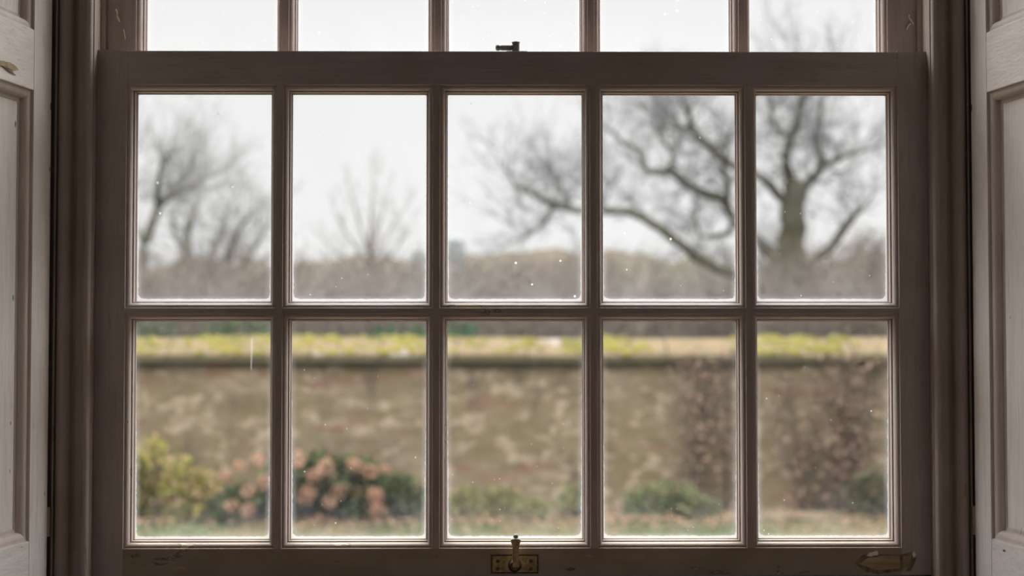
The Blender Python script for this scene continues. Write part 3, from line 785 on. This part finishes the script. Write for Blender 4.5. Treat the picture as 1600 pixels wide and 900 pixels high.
# bare brown climbers on the wall
def climber(px0, px1, ptop, pbot, nst, label, seed):
    rg = random.Random(seed)
    c = at((px0 + px1) / 2, pbot, YW - .06)
    root = empty('wall_climber', (c.x, YW - .08, GZ + .03)); tag(root, label, 'climbing plant')
    inv = Matrix.Translation(-root.location)
    tb, tw, lv = Tubes(), Tubes(), Leaves()
    for _ in range(nst):
        q = at(rg.uniform(px0, px1), ptop + rg.uniform(0, 60), YW - .08)
        b = Vector((c.x + (q.x - c.x) * .45 + rg.uniform(-.1, .1), YW - .08, GZ))
        pts = []
        for k in range(9):
            t = k / 8
            pts.append(b.lerp(q, t) + Vector((.08 * mnoise.noise((t * 4, seed + _, 0)), -abs(.05 * mnoise.noise((t * 5, 3 + _, 0))), 0)))
        tb.tube(pts, [.014 - .009 * k / 8 for k in range(9)], 5)
        for p in pts[1:]:
            for _k in range(3):
                d = Vector((rg.uniform(-1, 1), rg.uniform(-.5, .05), rg.uniform(-.5, .9))).normalized(); L = rg.uniform(.12, .4)
                m = p + d * L * .5 + Vector((0, 0, -.02)); e = p + d * L; e.y = min(e.y, YW - .02); m.y = min(m.y, YW - .02)
                tw.tube([p, m, e], [.006, .004, .002], 3)
                for _l in range(1):
                    k = rg.uniform(.7, 1.2); t = rg.choice([(.50, .33, .24), (.58, .43, .33), (.42, .27, .21), (.48, .37, .25)])
                    lv.leaf(p.lerp(e, rg.random()) + Vector((0, -.01, 0)), rand_dir(rg), Vector((rg.uniform(-.4, .4), -1, .3)).normalized(), rg.uniform(.04, .08), .035, tuple(x * k for x in t))
    for nm, ob in (('stems', tb.obj('stems', M['vine'], root)), ('twigs', tw.obj('twigs', M['vine'], root)), ('dead_leaves', lv.obj('dead_leaves', root))):
        ob.matrix_parent_inverse = inv
climber(1060, 1150, 545, 800, 9, 'bare reddish brown climber on the garden wall, seen in the fourth bottom pane', 41)
climber(1190, 1400, 560, 800, 15, 'broad bare brown climber covering the right end of the garden wall', 42)

# evergreens just behind the wall
def behind(px0, px1, ptop, y, n, tints, label, seed):
    rg = random.Random(seed); a, b = at(px0, 530, y), at(px1, ptop, y)
    root = empty('evergreen_bush', ((a.x + b.x) / 2, y, GZ)); tag(root, label, 'bush'); inv = Matrix.Translation(-root.location)
    lv = Leaves(); w = b.x - a.x; h = b.z - GZ; k = max(2, int(w / 1.2))
    for i in range(k):
        c = Vector((a.x + w * (i + .5) / k, y + rg.uniform(-.2, .2), GZ + h * .5))
        leaf_free(lv, rg, c, (w / k * .75, .7, h * .5 * rg.uniform(.92, 1.04)), n // k, tints, .12, .08)
    o = lv.obj('foliage', root); o.matrix_parent_inverse = inv
    tb = Tubes(); tb.tube([Vector(((a.x + b.x) / 2, y, GZ)), Vector(((a.x + b.x) / 2, y, GZ + h * .6))], [.07, .03], 6)
    o = tb.obj('trunk', M['twig'], root); o.matrix_parent_inverse = inv
def leaf_free(lv, rg, c, r, n, tints, L, W):
    for _ in range(n):
        d = rand_dir(rg); k = rg.random() ** .35
        p = Vector((c.x + d.x * r[0] * k, c.y + d.y * r[1] * k, c.z + d.z * r[2] * k))
        t = rg.choice(tints); m = rg.uniform(.75, 1.25)
        lv.leaf(p, (d + rand_dir(rg)).normalized(), (rand_dir(rg) + Vector((0, -.4, .6))).normalized(), L * rg.uniform(.7, 1.3), W * rg.uniform(.7, 1.3), tuple(x * m for x in t))
ev = [(.10, .14, .08), (.13, .17, .10), (.08, .115, .07), (.15, .165, .12)]
behind(150, 440, 502, 18.5, 4200, ev, 'long dark evergreen bush showing just above the wall coping, leftmost behind the wall', 51)
behind(575, 675, 502, 18.0, 1800, [(.07, .13, .07), (.09, .15, .09)], 'dark green bush just above the wall coping, in the second bottom pane', 52)
behind(692, 748, 502, 20.5, 1300, [(.07, .13, .07), (.09, .15, .09)], 'dark green bush just above the wall coping, left corner of the middle bottom pane', 53)

# ------------------------------------------------------------------ bare trees
def grow(tw, rg, p, d, L, r, lvl, mx, up=.12, wob=.28):
    n = 4 if lvl == 0 else 3
    pts, rad = [p.copy()], [r]
    q, dd = p.copy(), d.copy()
    for k in range(n):
        dd = (dd + rand_dir(rg) * wob + Vector((0, 0, up))).normalized()
        q = q + dd * (L / n); pts.append(q.copy()); rad.append(r * (1 - .65 * (k + 1) / n))
    tw.tube(pts, rad, 4 if lvl == 0 else 3)
    if lvl < mx:
        for _ in range(rg.randint(3, 5)):
            t = rg.uniform(.2, 1) * n; i = min(n - 1, int(t)); s = pts[i].lerp(pts[i + 1], t - i)
            seg = (pts[i + 1] - pts[i]).normalized()
            cd = (seg + rand_dir(rg) * .95).normalized()
            grow(tw, rg, s, cd, L * rg.uniform(.45, .75), r * .55, lvl + 1, mx, up, wob)
TWIG_K = 1.0
def guided(tb, tw, rg, limb, y, depth, px_m, twl, twr, per, mx, up=.1):
    """limb: (px, py, radius in px) along the drawn limb; depth: how far its tip comes forward or goes back"""
    P = []
    for i, (a, b, r) in enumerate(limb):
        t = i / max(1, len(limb) - 1)
        P.append((at(a, b, y + depth * t + rg.uniform(-.15, .15) * (i > 0)), r * px_m))
    pts, rad = [], []
    for (p, r), (q, s) in zip(P, P[1:]):
        for k in range(3):
            pts.append(p.lerp(q, k / 3) + rand_dir(rg) * r * .25); rad.append(r + (s - r) * k / 3)
    pts.append(P[-1][0]); rad.append(P[-1][1])
    tb.tube(pts, rad, 8)
    if per > 0:
        for i in range(1, len(pts)):
            pr = per * TWIG_K
            cnt = int(pr) + (rg.random() < pr % 1)
            for _ in range(cnt):
                seg = (pts[i] - pts[i - 1]).normalized()
                s = pts[i - 1].lerp(pts[i], rg.random())
                grow(tw, rg, s, (seg * .5 + rand_dir(rg) + Vector((0, 0, .25))).normalized(), twl * rg.uniform(.5, 1.2), min(twr, rad[i] * .6), 0, mx, up)
        seg = (pts[-1] - pts[-2]).normalized()
        for _ in range(2): grow(tw, rg, pts[-1], (seg + rand_dir(rg) * .4).normalized(), twl, min(twr, rad[-1]), 0, mx, up)
def tree(name, limbs, y, px_m, twl, twr, mx, bmat, tmat, label, seed, cat='tree', up=.1):
    rg = random.Random(seed); base = at(*limbs[0][0][0][:2], y)
    root = empty(name, (base.x, y, GZ)); tag(root, label, cat); inv = Matrix.Translation(-root.location)
    tb, tw = Tubes(), Tubes()
    for limb, depth, per in limbs:
        guided(tb, tw, rg, limb, y, depth, px_m, twl, twr, per, mx, up)
    b = tb.obj('trunk', bmat, root); b.matrix_parent_inverse = inv
    t = tw.obj('twigs', tmat, root); t.matrix_parent_inverse = inv
    return root, inv
OY = 38.0
opm = (OY + 2.25) / FPX
oak = [
    [[(1246, 622, 36), (1243, 560, 31), (1240, 470, 28), (1240, 400, 25), (1239, 340, 23), (1240, 288, 20)], 0, 0],
    [[(1238, 300, 14), (1229, 265, 10), (1227, 240, 9), (1235, 213, 8), (1244, 198, 7), (1250, 172, 6), (1255, 135, 4.5), (1252, 108, 3), (1250, 92, 1.6)], -1.0, 1.6],
    [[(1235, 213, 6), (1220, 210, 5), (1207, 186, 4.5), (1205, 160, 4), (1198, 138, 2.5), (1194, 120, 1.6)], 1.5, 1.8],
    [[(1243, 300, 13), (1257, 291, 9), (1276, 274, 8), (1284, 257, 7), (1278, 231, 6), (1274, 204, 5), (1286, 160, 4), (1294, 128, 2.6), (1300, 108, 1.6)], 1.2, 1.6],
    [[(1284, 257, 5), (1299, 253, 4.5), (1322, 242, 3.5), (1345, 236, 2.5), (1375, 228, 1.6)], -1.5, 1.8],
    [[(1246, 440, 16), (1276, 405, 9), (1303, 382, 8), (1322, 351, 7), (1334, 338, 5), (1346, 324, 3)], -1.5, 1.0],
    [[(1236, 318, 12), (1212, 300, 8), (1193, 280, 7), (1172, 268, 7), (1146, 258, 6.5), (1115, 236, 6.5), (1091, 212, 6), (1080, 200, 6), (1073, 172, 4), (1068, 165, 2.4), (1064, 156, 1.6)], -2.0, 1.4],
    [[(1080, 200, 4), (1060, 200, 3), (1040, 196, 2.5), (1015, 170, 2), (990, 160, 1.4)], 1.0, 2.0],
    [[(1238, 420, 18), (1190, 385, 11), (1150, 345, 10), (1130, 312, 9), (1100, 302, 8.5), (1073, 287, 8), (1046, 266, 7.5), (1019, 269, 6.5), (1004, 258, 5), (998, 234, 4.5), (972, 224, 3), (958, 206, 2)], 2.0, 1.3],
    [[(1136, 318, 6), (1137, 287, 5), (1128, 262, 3.5), (1135, 225, 2.5), (1150, 190, 1.6)], -1.0, 1.4],
    [[(1046, 266, 5), (1052, 240, 4), (1030, 215, 3), (1022, 190, 2)], 1.4, 1.8],
    [[(1238, 465, 16), (1180, 440, 9), (1120, 420, 8.5), (1085, 400, 8), (1067, 383, 8), (1040, 362, 8), (1010, 344, 7.5), (983, 331, 7), (944, 328, 6.5), (908, 329, 6.5), (887, 327, 6), (860, 317, 6), (848, 311, 5.5), (824, 296, 4), (806, 290, 3), (792, 268, 1.6)], -1.0, 1.15],
    [[(866, 318, 4), (852, 345, 4), (838, 360, 3), (815, 372, 2)], 1.2, 1.8],
    [[(1145, 340, 6), (1142, 365, 5), (1096, 370, 3.5), (1085, 345, 3), (1090, 320, 2)], .8, 1.2],
    [[(887, 327, 4), (884, 305, 3), (872, 288, 2.2), (866, 276, 1.4)], -1.2, 1.3],
    [[(944, 328, 4), (935, 300, 3), (915, 282, 2), (905, 262, 1.4)], 1.2, 1.8],
]
r_, i_ = tree('oak_tree', oak, OY, opm * .88, 1.45, .019, 2, M['oak_bark'], M['twig'],
     'large bare oak beyond the garden wall with thick mossy spreading limbs', 61)
rg = random.Random(62); lv = Leaves(); c = at(1243, 448, OY - .6)
for _ in range(420):
    d = rand_dir(rg); k = rg.random() ** .4
    lv.leaf(c + Vector((d.x * .5 * k, d.y * .62 * k, d.z * .6 * k)), (d + rand_dir(rg)).normalized(), (rand_dir(rg) + Vector((0, -.6, .4))).normalized(), .13, .11, rg.choice([(.10, .14, .07), (.08, .11, .06), (.13, .16, .09)]))
o = lv.obj('ivy', r_); o.matrix_parent_inverse = i_

LY = 52.0
lpm = (LY + 2.25) / FPX
t1 = [
    [[(198, 612, 20), (206, 500, 16), (216, 420, 13), (228, 375, 10), (240, 345, 9), (248, 322, 8)], 0, .4],
    [[(248, 322, 7), (246, 290, 5.5), (252, 262, 4), (262, 240, 2.5)], -2, 2.2],
    [[(248, 322, 7), (268, 298, 5), (290, 270, 3.4), (302, 245, 2)], 2, 2.0],
    [[(226, 380, 7), (205, 345, 5), (195, 300, 4), (200, 260, 2.5)], 1, 1.2],
    [[(252, 318, 4), (282, 300, 2.6), (315, 280, 2), (335, 272, 1.2)], -1, 2.0],
    [[(262, 300, 3), (300, 296, 2.2), (330, 294, 1.6), (350, 285, 1.2)], 2, 2.0],
]
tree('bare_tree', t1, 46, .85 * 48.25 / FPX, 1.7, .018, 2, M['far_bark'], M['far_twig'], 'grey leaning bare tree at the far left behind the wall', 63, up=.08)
t2 = [
    [[(310, 610, 16), (305, 500, 13), (296, 420, 10), (292, 375, 8), (300, 340, 6), (306, 318, 4)], 0, 1.2],
    [[(302, 450, 9), (330, 405, 7), (342, 370, 5), (352, 330, 3.5), (362, 312, 2)], 2, 2.0],
    [[(318, 430, 8), (358, 400, 6), (372, 360, 4), (392, 332, 2.5)], -2, 2.2],
    [[(335, 440, 7), (385, 410, 5), (402, 380, 3.5), (420, 350, 2)], 1, 2.2],
    [[(296, 400, 6), (272, 370, 4), (268, 345, 3), (276, 325, 2)], 1, 2.0],
]
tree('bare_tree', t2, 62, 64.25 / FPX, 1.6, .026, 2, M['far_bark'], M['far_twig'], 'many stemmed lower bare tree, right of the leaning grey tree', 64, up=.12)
t3 = [
    [[(576, 608, 12), (577, 500, 11), (578, 440, 10), (579, 395, 7), (578, 368, 4.5), (579, 345, 2.5), (583, 300, 1.2), (584, 275, .8)], 0, 1.5],
    [[(577, 420, 6), (590, 390, 2.6), (612, 355, 1.4), (635, 322, 1.4)], 1, 1.5],
    [[(577, 420, 6), (560, 392, 2.6), (540, 362, 1.4), (525, 335, 1.4)], -1, 1.5],
    [[(577, 430, 6), (545, 408, 2.6), (518, 390, 1.4), (505, 372, 1.4)], 1, 1.2],
    [[(577, 430, 6), (608, 404, 2.6), (622, 385, 1.4), (640, 360, 1.4)], -1, 2.2],
    [[(578, 400, 4), (586, 370, 2.5), (600, 330, 1.4), (606, 300, .8)], 1, 1.6],
    [[(578, 400, 4), (568, 370, 2.5), (556, 330, 1.4), (548, 300, .8)], -1, 1.4],
]
tree('young_tree', t3, 42, .62 * (44.25) / FPX, .75, .007, 1, M['red_twig'], M['red_twig'], 'young purple brown tree with a fan of thin upright twigs', 65, up=.3)
# small conifer
rg = random.Random(66)
def conifer(px, ptop, y, w, label, tint):
    t = at(px, ptop, y); root = empty('conifer', (t.x, y, GZ)); tag(root, label, 'tree'); inv = Matrix.Translation(-root.location)
    tb = Tubes(); tb.tube([Vector((t.x, y, GZ)), t], [.25, .03], 6); o = tb.obj('trunk', M['far_bark'], root); o.matrix_parent_inverse = inv
    lv = Leaves(); h = t.z - GZ
    for _ in range(3200):
        k = rg.random(); a = rg.uniform(0, 6.283); rr = w * (1 - k) * (.4 + .6 * rg.random()) + .1
        p = Vector((t.x + math.cos(a) * rr, y + math.sin(a) * rr, GZ + .8 + (h - .8) * k - rr * .25))
        m = rg.uniform(.8, 1.2)
        lv.leaf(p, Vector((math.cos(a), math.sin(a), -.35 + rg.uniform(-.3, .3))).normalized(), Vector((0, 0, 1)), .5, .22, tuple(c * m for c in tint))
    o = lv.obj('foliage', root); o.matrix_parent_inverse = inv
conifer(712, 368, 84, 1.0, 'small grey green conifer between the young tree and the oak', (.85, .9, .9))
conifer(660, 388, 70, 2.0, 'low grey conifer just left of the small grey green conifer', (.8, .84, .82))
# tangle of bare scrub in front of the distant wood
M['scrub_twig'] = bark('scrub_twig_bark', (0.105, 0.080, 0.062, 1), (0.145, 0.113, 0.088, 1))
tw = Tubes(); rg = random.Random(67)
for _ in range(4200):
    px = rg.uniform(-60, 1660); y = rg.uniform(27, 60)
    topy = 410 + 14 * mnoise.noise((px * .012, 0, 0)) + rg.uniform(-12, 60)
    if px > 900: topy -= 10
    if px > 1290: topy -= min(36, (px - 1290) * .45)
    if y < 39.5 and 960 < px < 1180: continue
    q = at(px, topy, y); b = Vector((q.x + rg.uniform(-.5, .5), y, GZ))
    m = b.lerp(q, .55) + Vector((rg.uniform(-.35, .35), 0, 0))
    tw.tube([b, m, q], [.030 * y / 50, .018 * y / 50, .007], 3)
    for k in range(6):
        s_ = m.lerp(q, rg.random()); d = Vector((rg.uniform(-.9, .9), rg.uniform(-.8, .8), rg.uniform(.1, 1))).normalized()
        tw.tube([s_, s_ + d * rg.uniform(.35, .9)], [.011, .005], 3)
o = tw.obj('undergrowth', M['scrub_twig']); tag(o, 'tangle of bare brown scrub below the trees beyond the garden wall', 'scrub', kind='stuff')
